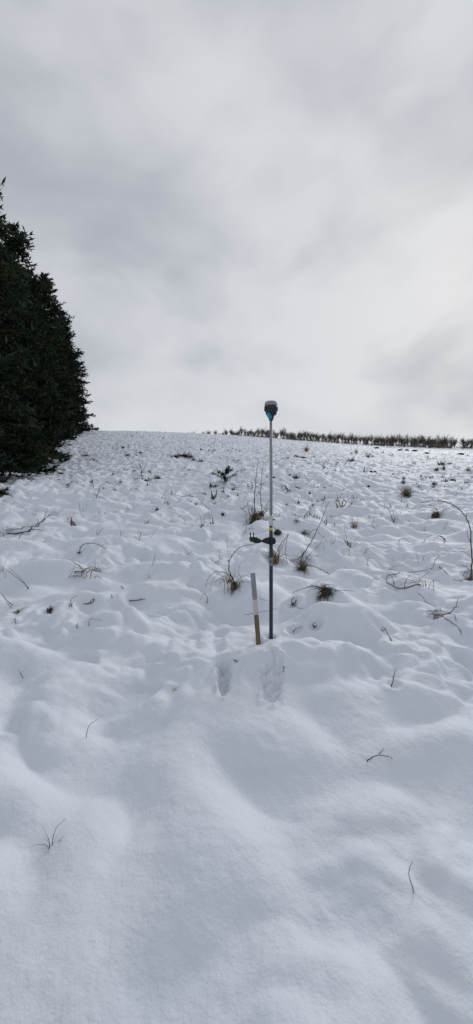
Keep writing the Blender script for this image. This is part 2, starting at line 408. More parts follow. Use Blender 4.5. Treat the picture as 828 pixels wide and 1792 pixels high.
def edge_x(y): return float(np.interp(y, [8, 13, 16, 20, 36, 65, 80], [-7.0, -7.9, -8.8, -10.4, -15.9, -24.2, -28.5]))
TREES = [  # y, set-back from the edge, variant, height, width, material, label
    (13.3, .85, 'young', 2.3, 1.25, 'needle_blue', 'lowest and nearest dark conifer bush, cut by the left edge'),
    (15.4, .55, 'young', 3.2, 1.15, 'needle', 'low bushy young conifer at the very left edge, nearest the snow'),
    (19.3, 1.7, 'young', 4.6, 1.05, 'needle_blue', 'bushy half-grown conifer between the low bushy one and the shrub'),
    (19.5, 2.6, 'a', 15.0, .95, 'needle', 'tall dark conifer behind the low bushy one at the left edge'),
    (19.5, 4.2, 'c', 14.0, .95, 'needle_brown', 'tall conifer with brownish-green foliage cut by the left edge'),
    (25.0, 1.7, 'young', 4.4, 1.1, 'needle', 'bushy half-grown conifer just behind the twiggy shrub'),
    (31.5, 1.6, 'young', 5.0, 1.1, 'needle_blue', 'bushy half-grown conifer farther up the slope past the shrub'),
    (24.0, 2.7, 'b', 12.5, 1.0, 'needle_blue', 'dark conifer just left of the small twiggy shrub'),
    (29.5, 2.9, 'c', 16.5, .9, 'needle', 'dark conifer directly behind the small twiggy shrub'),
    (36.0, 2.8, 'a', 13.5, 1.0, 'needle_blue', 'fourth tall conifer up the slope along the field edge'),
    (43.0, 3.1, 'b', 17.5, 1.05, 'needle', 'fifth tall conifer up the slope along the field edge'),
    (50.0, 3.2, 'c', 14.5, 1.0, 'needle', 'third from last tall conifer before the crest'),
    (57.5, 3.5, 'a', 18.0, 1.05, 'needle_blue', 'second from last tall conifer before the crest'),
    (65.5, 4.4, 'c', 17.0, 1.1, 'needle', 'last tall conifer on the crest, its low boughs over the snow'),
    (24.5, 6.6, 'b', 15.0, 1.1, 'needle', 'conifer in the back row, nearest the left edge of the picture'),
    (33.0, 7.2, 'c', 16.0, 1.1, 'needle', 'second conifer of the dark back row from the left'),
    (42.0, 8.0, 'a', 19.0, 1.1, 'needle', 'third conifer of the dark back row from the left'),
    (52.0, 8.6, 'b', 20.0, 1.15, 'needle', 'fourth conifer of the dark back row from the left'),
    (62.5, 9.4, 'a', 18.0, 1.2, 'needle', 'rearmost conifer of the dark back row near the crest')]
for i, (y, back, key, h, wd, m, lab) in enumerate(TREES):
    plant_tree('conifer_tree', edge_x(y) - back, y, key, h, lab, m, wd, rz=i * 2.1 + .4)

# ------------------------------------------------------------------ orchard on the crest
def orchard_variant(seed):
    g = np.random.default_rng(seed); tr = MB(); cr = MB()
    h0 = g.uniform(.35, .5)
    tr.tube([(0, 0, -.5), (.01, 0, 0), (g.normal(0, .03), g.normal(0, .03), h0), (g.normal(0, .05), 0, h0 + .45)], [.07, .06, .05, .035], 6)
    for k in range(18):
        a = g.uniform(0, 2 * math.pi); z0 = h0 + g.uniform(-.15, .45); ln = g.uniform(.5, 1.1) * (1.3 if k < 3 else 1)
        t = np.linspace(0, 1, 5); out = g.uniform(.2, .95)
        c = np.stack([np.cos(a) * out * t ** .8 * ln * .8, np.sin(a) * out * t ** .8 * ln * .8, z0 + ln * t * (1.15 - out * .45)], 1)
        c += g.normal(0, .02, c.shape)
        cr.tube(c, np.linspace(.028, .010, 5), 4, False)
        for j in range(11):
            q = g.uniform(.2, 1); p = np.array([np.interp(q, t, c[:, i]) for i in range(3)])
            d = np.array((g.normal(0, .5), g.normal(0, .5), g.uniform(.3, 1))); d /= np.linalg.norm(d)
            cr.tube([p, p + d * .18, p + d * g.uniform(.25, .5) + (0, 0, .04)], [.012, .010, .006], 3, False)
    return tr.mesh('trunk', M['orchard']), cr.mesh('crown', M['orchard'])
OV = [orchard_variant(40 + i) for i in range(6)]
def orchard_tree(px, back, s, label):
    Y = YC + back; x = (px - 414) / FPX * Y
    e = empty('orchard_tree', (x, Y, gz(x, Y)), rnd.uniform(0, 6.28)); e.scale = (s * rnd.uniform(.95, 1.45), s * rnd.uniform(.9, 1.2), s * rnd.uniform(.78, 1.12))
    tme, cme = OV[rnd.randrange(6)]
    for nm, me in (('trunk', tme), ('crown', cme)):
        o = bpy.data.objects.new(nm, me); col.objects.link(o); o.parent = e
    tag(e, label, 'tree', 'bare orchard trees along the crest')
px = 338.0
while px < 800:
    f = smooth(335, 470, px); 
    orchard_tree(px, .1 + rnd.uniform(-.2, .3) + (2.6 * (1 - f)), (.62 + .32 * f + .22 * smooth(560, 800, px)) * (1 if f > .9 else rnd.uniform(.75, 1.15)), 'bare brown orchard tree in the front row along the crest' if px > 405 else 'small bare tree in the sparse start of the orchard row')
    px += rnd.uniform(3.8, 7.6) + (1 - f) * rnd.uniform(-1, 8)
for px in (811, 818, 826, 833): orchard_tree(px, 0.0, 1.1, 'bare orchard tree beyond the gap at the right end of the row')
px = 410.0
while px < 835:
    orchard_tree(px, 3.4 + rnd.uniform(-.3, .3), 1.05 + .1 * smooth(600, 800, px), 'bare orchard tree in the second row just behind the crest')
    px += rnd.uniform(6, 9.5) if not 785 < px < 800 else 18

# ------------------------------------------------------------------ survey pole
gzp = gz(PX0, PY0)
U = PY0 / FPX                                      # metres per photograph pixel at the pole
def zp(py): return CAMZ + (896 - py) * U
pole = empty('survey_pole', (PX0, PY0, gzp)); Z0 = gzp
tag(pole, 'survey pole with a dark receiver on top standing upright in the snow', 'survey pole')
def pz(py): return zp(py) - Z0
b = MB(); b.lathe([(.0135, -.22), (.0152, -.02), (.0152, pz(990)), (.0152, pz(978))]); b.build('lower_tube', M['carbon'], pole, True)
b = MB(); b.lathe([(.0149, pz(978)), (.0158, pz(977)), (.0158, pz(972)), (.0149, pz(971)), (.0149, pz(920.5))]); b.build('middle_tube', M['carbon'], pole, True)
b = MB(); b.lathe([(.0156, pz(990)), (.0168, pz(989.3)), (.0168, pz(983.6)), (.0156, pz(983))]); b.build('collar', M['collar'], pole, True)
b = MB(); b.lathe([(.0161, pz(981.5)), (.0161, pz(975.5))]); b.build('scale_label', M['collar'], pole, True)
b = MB(); b.lathe([(.0158, pz(920.5)), (.0175, pz(919.5)), (.0175, pz(914)), (.0150, pz(912.5)), (.0150, pz(907)), (.0168, pz(906)), (.0168, pz(903)), (.0130, pz(901.5))])
lock = b.build('locking_collar', M['steel'], pole, True)
b = MB(); b.tube([(.012, -.004, pz(910)), (.026, -.008, pz(909)), (.034, -.01, pz(910.5))], [.005, .005, .004], 6); b.build('lever', M['rubber'], lock, True)
b = MB(); b.lathe([(.0118, pz(903)), (.0118, pz(735.5))]); b.build('upper_tube', M['alu'], pole, True)
b = MB()                                           # curved sticker on the tube
a = np.linspace(-2.6, -.7, 9)
v = [(.0155 * math.cos(q), .0155 * math.sin(q), z) for z in (pz(928.3), pz(923.3)) for q in a]
b.add(v, [(i, i + 1, 9 + i + 1, 9 + i) for i in range(8)]); b.build('sticker', M['yellow'], pole, True)
b = MB(); b.lathe([(.011, pz(736.5)), (.016, pz(735.5)), (.021, pz(732)), (.0245, pz(728)), (.036, pz(726.5)), (.043, pz(725)), (.0445, pz(721.5)), (.0505, pz(720)), (.0535, pz(717)), (.0545, pz(713.5)), (.0535, pz(711.2))], sides=36)
for k in range(18):                                # ribs round the shell
    q = k * math.pi / 9; b.box((.0535 * math.cos(q), .0535 * math.sin(q), pz(715.5)), (.004, .008, .030), q, .0008)
body = b.build('receiver_body', M['shell'], pole, True)
b = MB(); b.lathe([(.0530, pz(711)), (.0525, pz(708)), (.0505, pz(705.5)), (.047, pz(704)), (.042, pz(703.3)), (.026, pz(702.8)), (.001, pz(702.6))], sides=36); b.build('antenna_cap', M['cap'], body, True)
b = MB()                                           # teal rounded quick-release lobe low on the left front
nu, nv = 14, 8; v = []
for i in range(nv + 1):
    th = math.pi * i / nv
    for k in range(nu):
        ph = 2 * math.pi * k / nu
        lx, ly, lz = .0185 * math.sin(th) * math.cos(ph), .016 * math.sin(th) * math.sin(ph), .026 * math.cos(th)
        v.append((-.0165 + lx + .35 * -lz, -.0245 + ly - .30 * lz, pz(729.2) + lz))
b.add(v, [(i * nu + k, i * nu + (k + 1) % nu, (i + 1) * nu + (k + 1) % nu, (i + 1) * nu + k) for i in range(nv) for k in range(nu)])
b.build('release_button', M['teal'], body, True)
b = MB(); b.box((.031, -.026, pz(722.5)), (.028, .014, .034), R(45), .003); b.build('battery_door', M['rubber'], body)
# bracket for the field phone
zc = pz(946.5)
b = MB(); b.lathe([(.0175, zc - .029), (.0265, zc - .027), (.0265, zc + .029), (.0175, zc + .032)], sides=20); b.box((.026, 0, zc), (.020, .030, .046), 0, .004)
cl = b.build('pole_clamp', M['rubber'], pole, True)
b = MB(); b.tube([(.032, 0, zc - .004), (.038, 0, zc - .004)], [.013, .012], 10); b.build('clamp_knob', M['rubber'], cl, True)
b = MB()
b.tube([(-.018, -.004, zc + .001), (-.040, -.006, zc + .002), (-.058, -.008, zc), (-.072, -.008, zc - .001)], [.027, .026, .018, .010], 10)
b.tube([(-.070, -.008, zc - .001), (-.084, -.008, zc)], [.008, .008], 8)
b.tube([(-.082, -.008, zc), (-.098, -.010, zc + .001), (-.125, -.014, zc + .004), (-.145, -.016, zc + .008)], [.011, .021, .025, .020], 10)
b.build('bracket_arm', M['rubber'], pole, True)
b = MB(); b.box((-.142, -.018, zc + .019), (.066, .044, .026), R(-12), .005); b.box((-.160, -.020, zc + .006), (.020, .030, .026), 0, .003)
hd = b.build('phone_holder', M['rubber'], pole)
for dx in (-.168, -.142):
    b = MB(); b.tube([(dx, -.02, zc + .026), (dx - .001, -.02, zc + .052), (dx - .002, -.02, zc + .066)], [.0045, .004, .0065], 8); b.build('prong', M['rubber'], hd, True)

# ------------------------------------------------------------------ survey stake
gs = gz(SX0, SY0); us = SY0 / FPX
st = empty('survey_stake', (SX0, SY0, gs)); st.rotation_euler = (R(-3), R(-4.1), R(14))
tag(st, 'leaning wooden stake with grey and pinkish painted top beside the survey pole', 'stake')
H = (1123 - 996) * us
def bar(z0, z1, wx, wy, m, nm, jag=0.0):
    b = MB(); v = []; g = np.random.default_rng(int(z1 * 1000))
    for z in np.linspace(z0, z1, 7):
        for sx, sy in ((-1, -1), (-.9, -1), (.9, -1), (1, -.9), (1, .9), (.9, 1), (-.9, 1), (-1, .9)):
            v.append((sx * wx / 2 + g.normal(0, .0003), sy * wy / 2, z + (g.normal(0, jag) if z in (z0, z1) else 0)))
    f = [(i * 8 + k, i * 8 + (k + 1) % 8, (i + 1) * 8 + (k + 1) % 8, (i + 1) * 8 + k) for i in range(6) for k in range(8)]
    f += [tuple(range(7, -1, -1)), tuple(48 + k for k in range(8))]
    b.add(v, f); return b.build(nm, M[m], st)
bar(-.20, H * .995, .0345, .017, 'wood', 'wooden_lath')
bar(H * .635, H * 1.0, .0362, .0187, 'paint_grey', 'grey_paint_band')
bar(H * .425, H * .634, .0360, .0184, 'paint_pink', 'pink_paint_band', .0015)

# ------------------------------------------------------------------ plants
def crom(p, n=5):
    p = np.asarray(p, float)
    if len(p) < 3: return np.stack([np.linspace(p[0][i], p[-1][i], n + 1) for i in range(3)], 1)
    q = np.vstack([2 * p[0] - p[1], p, 2 * p[-1] - p[-2]]); out = []
    for i in range(1, len(q) - 2):
        for t in np.linspace(0, 1, n, endpoint=False):
            out.append(.5 * (2 * q[i] + (q[i + 1] - q[i - 1]) * t + (2 * q[i - 1] - 5 * q[i] + 4 * q[i + 1] - q[i + 2]) * t * t
                       + (3 * q[i] - q[i - 1] - 3 * q[i + 1] + q[i + 2]) * t ** 3))
    out.append(p[-1]); return np.array(out)

def stem_pts(px, depth0=None, land=False, lean=None, wob=.02, rad=.004):
    d0 = depth0 if depth0 else spot(*px[0])[1]
    d1 = spot(*px[-1])[1] if land else d0 * (1 + (lean if lean is not None else rnd.uniform(-.03, .03)))
    n = len(px); ph = rnd.uniform(0, 6)
    P = []
    for i, (x, y) in enumerate(px):
        t = i / (n - 1); dd = d0 + (d1 - d0) * t + wob * math.sin(ph + 3 * t) * min(t, 1 - t) * 2
        p = ray(x, y, dd)
        if i and p[2] < gz(p[0], p[1]) + rad: p = ray(x, y, spot(x, y)[1] - rad * 2)   # lies on the snow there
        P.append(p)
    P = crom(P)
    g = ground(P[:, 0], P[:, 1])
    P[1:, 2] = np.maximum(P[1:, 2], g[1:] + rad * .6)
    if depth0 is None: P[0, 2] = min(P[0, 2], g[0] - .03)
    if land: P[-1, 2] = g[-1] - .02
    P[1:-1] += np.random.default_rng(int(px[0][0] * 7 + px[0][1])).normal(0, rad * .35, P[1:-1].shape)
    return P

def stem_mesh(b, P, r, tip=.35, sides=5):
    b.tube(P, np.linspace(r, r * tip, len(P)), sides)
    g = np.random.default_rng(int(abs(P[0, 0]) * 1000 + len(P)))
    for k in range(len(P) // 3):                   # buds, thorns and short spurs
        i = g.integers(1, len(P) - 1); d = g.normal(0, 1, 3); d[2] = abs(d[2]); d /= np.linalg.norm(d)
        b.tube([P[i], P[i] + d * r * g.uniform(2.5, 5)], [r * .55, r * .2], 3)

def tuft(b, c, n, h, spread, w, droop=.35, seed=0, flat=0.0, rad=None, curl=.25):
    g = np.random.default_rng(seed + 77)
    for _ in range(n):
        a = g.uniform(0, 2 * math.pi); o = abs(g.normal(0, .35)) * (rad if rad else spread * .3)
        p = np.array(c) + (o * math.cos(a), o * math.sin(a), -.015)
        a2 = a + g.normal(0, .7 + curl * 2); k = g.uniform(.1, 1) * spread / max(h, .01)
        d = np.array((math.cos(a2) * k, math.sin(a2) * k, 1 - flat * g.uniform(0, 1))); d /= np.linalg.norm(d)
        b.blade(p, d, h * g.uniform(.45, 1.1), w * g.uniform(.6, 1.2), droop * g.uniform(.3, 1.6), g.normal(0, curl, 3))

def core(b, c, w, h, seed):                       # matted heart of a tussock
    g = np.random.default_rng(seed); ns, nr = 14, 7; v = []
    for i in range(nr):
        th = (i / (nr - 1)) * math.pi * .6
        for k in range(ns):
            a = k / ns * 2 * math.pi; r = 1 + g.normal(0, .18)
            v.append((c[0] + math.cos(a) * math.sin(th) * r * w * .36, c[1] + math.sin(a) * math.sin(th) * r * w * .32, c[2] - .02 + math.cos(th) * (1 + g.normal(0, .2)) * h * .7))
    b.add(v, [(i * ns + k, (i + 1) * ns + k, (i + 1) * ns + (k + 1) % ns, i * ns + (k + 1) % ns) for i in range(nr - 1) for k in range(ns)])
    for k in range(220):                           # loose blades lying over it
        a = g.uniform(0, 6.28); th = g.uniform(.2, 1.7)
        n_ = np.array((math.cos(a) * math.sin(th), math.sin(a) * math.sin(th), math.cos(th)))
        p = np.array(c) + n_ * (w * .34, w * .30, h * .66)
        d = np.cross(n_, g.normal(0, 1, 3)) + n_ * .35 + (0, 0, -.2); d /= np.linalg.norm(d)
        b.blade(p, d, w * g.uniform(.3, .75), w * g.uniform(.012, .028), .3, g.normal(0, .35, 3))

def plant(name, label, cat, base, stems=(), tufts=(), mat_='twig', group=None):
    """stems: (pixels, radius in mm, land, material); tufts: (pixel, n, height px, spread px, width mm, droop, material)"""
    B = spot(*base); e = empty(name, B); done = []
    for s_ in stems:
        px, r, land = s_[0], s_[1] * 1.3 / 1000, s_[2]; m = s_[3] if len(s_) > 3 else mat_
        d0 = s_[4] if len(s_) > 4 else None
        if d0 == 'b': d0 = B[1]
        if d0 is None and done:                    # a side shoot leaves its stem at the stem's own depth
            q = np.concatenate(done); k = np.hypot(q[:, 0] - px[0][0], q[:, 1] - px[0][1]); i = int(np.argmin(k))
            if k[i] < 4 and q[i, 3] > .08: d0 = q[i, 2]
        W_ = stem_pts(px, d0, land, rad=r); P = W_ - B
        hh = W_[:, 2] - ground(W_[:, 0], W_[:, 1])
        done.append(np.stack([414 + W_[:, 0] / W_[:, 1] * FPX, 896 - (W_[:, 2] - CAMZ) / W_[:, 1] * FPX, W_[:, 1], hh], 1))
        b = MB(); stem_mesh(b, P, r); b.build('stem', M[m], e, True)
    for (tx, ty), n, hp, sp, w, dr, m in tufts:
        c = spot(tx, ty); q = c[1] / FPX; b = MB()
        tuft(b, c - B, int(n * 1.7), hp * q * 1.15, sp * q * 1.2, w * 1.1 / 1000, dr, int(tx + ty), flat=.75 if dr >= .5 else .1, rad=sp * q * .55, curl=.5 if dr >= .5 else .2); b.build('grass_blades', M[m], e)
    if base in TANGLE:                             # broken and bent stems tangled round the foot
        nn, rr, hh = TANGLE[base]; g = np.random.default_rng(base[0]); q = B[1] / FPX
        for k in range(nn):
            a = g.uniform(0, 6.28); h = hh * q * g.uniform(.35, 1); out = rr * q * g.uniform(.4, 1.1); t = np.linspace(0, 1, 9)
            o = np.array((math.cos(a), .6 * math.sin(a), 0)); dr = g.uniform(.3, 1.15)
            st_ = np.array((g.normal(0, rr * q * .18), g.normal(0, rr * q * .12), 0))
            c = B + st_ + o * (out * t ** 1.3)[:, None] + np.array((0, 0, 1.0)) * (h * (2.2 * t - (1.2 + dr) * t * t))[:, None] + g.normal(0, .004, (9, 3))
            gg = ground(c[:, 0], c[:, 1]); c[:, 2] = np.maximum(c[:, 2], gg + .003); c[0, 2] = gg[0] - .03
            b = MB(); r = g.uniform(.0016, .0032) * (.6 + B[1] / 9); b.tube(c - B, np.linspace(r, r * .45, 9), 4)
            b.build('dead_stalk', M[('straw_dark', 'twig', 'straw', 'cane')[k % 4]], e, True)
    for cx, cy, w, h, m in CORES.get(base, ()):
        c = spot(cx, cy); q = c[1] / FPX; b = MB(); core(b, c - B, w * q, h * q, int(cx)); b.build('matted_grass', M[m], e)
    tag(e, label, cat, group); return e
TANGLE = {(449, 908): (22, 34, 34), (411, 1028): (18, 44, 36), (527, 990): (14, 34, 26), (479, 983): (12, 26, 34), (570, 1038): (16, 42, 16), (763, 903): (14, 26, 20),
          (824, 1010): (12, 44, 30), (740, 1026): (10, 40, 22), (761, 1080): (8, 30, 18), (150, 1004): (12, 34, 20), (711, 867): (8, 14, 18), (11, 936): (8, 40, 16), (611, 956): (7, 24, 22), (690, 916): (8, 22, 24)}
CORES = {(449, 908): [(447, 910, 17, 15, 'straw_dark'), (456, 903, 12, 11, 'litter'), (440, 916, 8, 6, 'litter')], (486, 933): [(486, 934, 15, 9, 'litter')],
         (411, 1028): [(411, 1029, 12, 15, 'straw_dark')], (570, 1038): [(571, 1037, 24, 10, 'litter')],
         (527, 990): [(528, 997, 10, 12, 'straw_dark')], (763, 903): [(763, 904, 15, 10, 'straw_dark')], (479, 983): [(478, 985, 11, 9, 'straw_dark')]}

BR = 'bramble'
# -- middle: by the pole
plant('bramble_clump', 'brown bramble clump with two tall thin stems just left of the pole', BR, (449, 908), [
    ([(446, 906), (446, 870), (448, 835), (453, 803)], 8, False, 'cane'), ([(459, 900), (456, 865), (458, 835), (462, 806)], 7, False, 'cane'), ([(444, 908), (441, 890), (446, 868), (444, 852)], 5, False), ([(455, 906), (466, 893), (470, 880)], 5, False), ([(462, 912), (474, 905), (486, 898)], 4, True),
    ([(440, 906), (435, 892), (433, 878)], 6, False), ([(452, 905), (446, 893), (437, 884)], 7, False), ([(455, 908), (463, 890), (474, 872), (480, 852)], 3.5, False),
    ([(436, 915), (430, 928), (424, 938)], 4, True)],
    [((447, 910), 80, 24, 32, 5, .6, 'straw_dark'), ((452, 906), 40, 16, 38, 4, .9, 'twig'), ((458, 904), 30, 22, 24, 4, .4, 'straw')])
plant('grass_tuft', 'small dark tuft poking from the snow mound right of the pole', 'grass', (486, 933), [([(483, 933), (482, 926), (478, 921)], 5, False)],
      [((486, 934), 40, 9, 16, 5, .8, 'litter')])
plant('grass_tuft', 'bent tan grass bundle close behind the pole beside the bracket', 'grass', (479, 983), [
    ([(479, 983), (484, 968), (493, 950), (505, 934)], 7, False, 'straw'), ([(505, 934), (501, 950), (500, 968), (503, 985)], 3.5, True, 'twig', 'b'),
    ([(482, 983), (490, 962), (500, 944)], 5, False, 'straw'), ([(485, 984), (489, 970), (488, 958)], 2.5, False, 'straw')],
    [((481, 984), 60, 34, 22, 5, .35, 'straw'), ((476, 984), 40, 14, 16, 5, .7, 'straw_dark')])
plant('bramble_cane', 'long bramble stem leaning right of the pole with dead leaves at its base', BR, (527, 990), [
    ([(523, 978), (532, 968), (545, 948), (556, 925), (566, 903), (575, 879)], 6, False, 'cane'),
    ([(528, 987), (545, 990), (562, 997), (578, 1005)], 5, True), ([(530, 985), (541, 972), (557, 953)], 3, False),
    ([(526, 994), (536, 978), (532, 970)], 4, False, 'straw_dark')],
    [((528, 996), 70, 18, 20, 6, .6, 'straw_dark'), ((532, 992), 30, 16, 24, 4, .4, 'straw')])
plant('bramble_clump', 'arching bramble with drooping dry grass left of the stake', BR, (411, 1028), [
    ([(412, 1028), (407, 1012), (401, 998), (401, 985), (409, 969), (422, 958), (446, 951)], 5.5, False, 'cane'),
    ([(411, 1026), (404, 1008), (392, 1001), (376, 1001), (365, 1012), (360, 1027)], 3.5, False, 'straw_dark'),
    ([(410, 1026), (398, 1006), (384, 1003), (372, 1016), (368, 1034)], 2.5, False, 'straw'),
    ([(405, 1020), (405, 1035), (406, 1047)], 2.2, True, 'twig'), ([(362, 1057), (363, 1045), (356, 1040), (350, 1049)], 3, True, 'straw_dark'),
    ([(426, 1020), (418, 1003), (419, 990), (426, 977)], 2.2, False, 'straw'), ([(408, 1025), (396, 1000), (386, 992)], 2.2, False, 'straw')],
    [((411, 1030), 40, 18, 14, 4, .6, 'straw_dark'), ((398, 1018), 26, 26, 34, 3.5, .9, 'straw')])
plant('dead_brush', 'dark brushy clump on the snow mound right of the stake', 'brush', (570, 1038), [
    ([(572, 1034), (556, 1027), (535, 1029), (511, 1037)], 4.5, True), ([(570, 1036), (552, 1030), (532, 1024)], 2.5, False)],
    [((562, 1043), 50, 16, 26, 3.5, .9, 'litter'), ((574, 1036), 40, 12, 24, 3.5, .9, 'straw_dark')])
plant('grass_tuft', 'small curled dry leaf tuft left of the dark brushy clump', 'grass', (514, 1056), [([(512, 1062), (511, 1050), (516, 1045)], 3, False, 'straw_dark'), ([(513, 1058), (522, 1064), (534, 1065)], 1.8, True)],
      [((515, 1055), 30, 10, 12, 6, .6, 'straw_dark')])
plant('dead_twig', 'short bent twig in the snow right of the pole foot', 'twig', (513, 1108), [([(513, 1108), (517, 1101), (529, 1097)], 2.6, False)])
plant('dead_twig', 'tiny dark twig in a small snow hollow below the brushy clump', 'twig', (551, 1098), [([(551, 1098), (548, 1093), (552, 1089)], 3.5, False), ([(551, 1098), (555, 1094)], 3, False)])
plant('dead_twig', 'thin straw stalk lying across the snow behind stake and pole', 'twig', (424, 1079), [([(424, 1079), (445, 1074), (470, 1069), (487, 1063)], 1.5, True, 'straw_dark')])
plant('dead_twig', 'thin dark stalk lying left of the pole at mid height', 'twig', (452, 1047), [([(452, 1047), (462, 1050), (471, 1051)], 1.5, True)])
plant('dead_twig', 'small twig chip lying in front of the stake', 'twig', (409, 1155), [([(409, 1155), (413, 1157), (416, 1157)], 3.2, True)])
plant('dead_twig', 'small forked twig beside the right boot print', 'twig', (492, 1176), [([(495, 1177), (497, 1170), (494, 1164)], 1.8, False), ([(496, 1174), (499, 1168)], 1.5, False)], mat_='straw_dark')
# -- right side
plant('bramble_cane', 'tall bramble cane arching over at the right edge', BR, (824, 1010), [
    ([(824, 1011), (826, 985), (825, 955), (823, 925), (815, 905), (800, 888), (783, 879), (762, 876), (735, 880)], 6.5, False, 'cane'),
    ([(824, 950), (819, 938), (817, 925)], 3, False, 'cane', 'b'), ([(800, 888), (792, 884), (790, 878)], 2.5, False, 'cane', 'b')],
    [((822, 1011), 50, 12, 22, 6, .8, 'straw_dark')])
plant('bramble_cane', 'looping bramble cane lying over the snow at the right', BR, (740, 1026), [
    ([(738, 1025), (718, 1027), (704, 1030), (688, 1026), (677, 1018), (678, 1008), (692, 1005), (715, 1002), (740, 999), (757, 993), (762, 980), (775, 969), (795, 965), (812, 966), (824, 974)], 4.2, True, 'cane'),
    ([(690, 1026), (688, 1014), (682, 1004)], 3, False, 'cane'), ([(708, 1030), (711, 1016), (718, 1006)], 3, False, 'cane'),
    ([(735, 1013), (748, 1003), (760, 993)], 2.5, True, 'cane'), ([(768, 991), (778, 999), (786, 1007)], 4, True, 'twig'),
    ([(745, 1026), (744, 1015)], 3.5, False), ([(824, 1012), (806, 1016), (790, 1013)], 3, True, 'twig')])
plant('dead_twig', 'forked dark twig with an arching stem near the right edge', 'twig', (761, 1080), [
    ([(760, 1078), (775, 1076), (788, 1072), (797, 1062), (802, 1048)], 4.5, False), ([(786, 1073), (792, 1080), (799, 1087)], 4, False),
    ([(763, 1081), (780, 1083), (795, 1092), (805, 1102), (808, 1112)], 3, True), ([(728, 1034), (748, 1055), (768, 1066), (772, 1076)], 1.8, True, 'straw_dark'),
    ([(745, 1068), (760, 1070), (775, 1068)], 1.8, True, 'straw')])
plant('dead_twig', 'slanted thin twig lying below the snow mound at right', 'twig', (687, 1124), [([(687, 1124), (680, 1112), (674, 1101), (669, 1096)], 2.8, True), ([(674, 1101), (669, 1104), (667, 1100)], 2.2, True)])
plant('dead_twig', 'single upright twig near the bottom right of the snow', 'twig', (685, 1201), [([(685, 1202), (688, 1192), (689, 1183), (693, 1171)], 2.3, False), ([(688, 1190), (691, 1184)], 1.5, False)])
plant('grass_tuft', 'brown grass clump under an arched stem at upper right', 'grass', (763, 903), [
    ([(767, 905), (763, 890), (750, 883), (736, 888), (729, 897)], 4, False, 'cane')], [((763, 905), 50, 12, 20, 5, .8, 'straw_dark'), ((768, 901), 40, 12, 16, 5, .7, 'straw')])
plant('dead_twig', 'V-shaped pair of twigs right of the leaning bramble stem', 'twig', (690, 916), [
    ([(690, 916), (686, 905), (680, 891), (670, 879)], 5, False), ([(689, 914), (694, 905), (703, 897)], 4, False), ([(683, 898), (678, 897)], 2.5, False)])
plant('dead_twig', 'small forked twig in the snow left of the right-hand mounds', 'twig', (611, 956), [
    ([(611, 957), (606, 940), (602, 922)], 3.8, False), ([(611, 957), (618, 948), (630, 938)], 3.5, True)], [((611, 957), 16, 9, 18, 3, .6, 'straw_dark')])
plant('grass_tuft', 'upright pale dry grass tuft standing alone on the right slope', 'grass', (711, 867), [], [((711, 867), 120, 20, 20, 7, .2, 'straw'), ((711, 868), 70, 9, 22, 9, .4, 'straw_dark')])
plant('bramble_cane', 'low bramble arch with a dead leaf at the right, above the looping cane', BR, (778, 950), [
    ([(778, 950), (775, 941), (762, 936), (748, 941), (741, 949)], 4, True, 'cane'), ([(768, 938), (758, 946), (760, 952)], 3, False, 'cane'), ([(771, 938), (779, 944), (779, 950)], 7, False, 'straw_dark')])
plant('bramble_cane', 'short low arch of cane left of the low bramble arch', BR, (698, 950), [([(698, 950), (700, 944), (710, 943), (717, 950)], 4.2, True, 'cane')])
plant('dead_twig', 'pair of thin stalks crossing above the right bramble arch', 'twig', (800, 940), [([(805, 936), (790, 925), (778, 913)], 2.6, True), ([(776, 928), (781, 918), (785, 910)], 2.6, False)])
plant('grass_tuft', 'curled dry leaf tuft right of the leaning bramble stem', 'grass', (621, 921), [([(624, 922), (618, 912), (612, 909)], 4, False, 'straw_dark')], [((621, 922), 60, 14, 16, 6, .6, 'straw')])
plant('dead_twig', 'thin leaning stalk between the forked twigs on the right slope', 'twig', (651, 920), [([(651, 920), (655, 905), (658, 888)], 3, False, 'straw_dark')])
plant('dead_twig', 'two tiny stalks in the snow above the looping bramble', 'twig', (645, 992), [([(645, 992), (643, 980), (647, 976)], 2.2, False, 'straw_dark'), ([(733, 985), (729, 970)], 2.2, False, 'straw_dark'), ([(740, 983), (742, 971)], 2.2, False, 'straw_dark')])
plant('dead_twig', 'thin curved stalk in the snow behind the bent tan grass', 'twig', (541, 935), [([(541, 935), (552, 926), (565, 940), (590, 948)], 3.4, True), ([(530, 932), (536, 928), (546, 931)], 5, True, 'straw_dark')])
plant('grass_tuft', 'brownish grass tuft right of the pole above the leaning stem', 'grass', (533, 930), [], [((533, 932), 60, 10, 16, 6, .6, 'straw_dark'), ((519, 911), 30, 8, 12, 6, .6, 'straw_dark')])
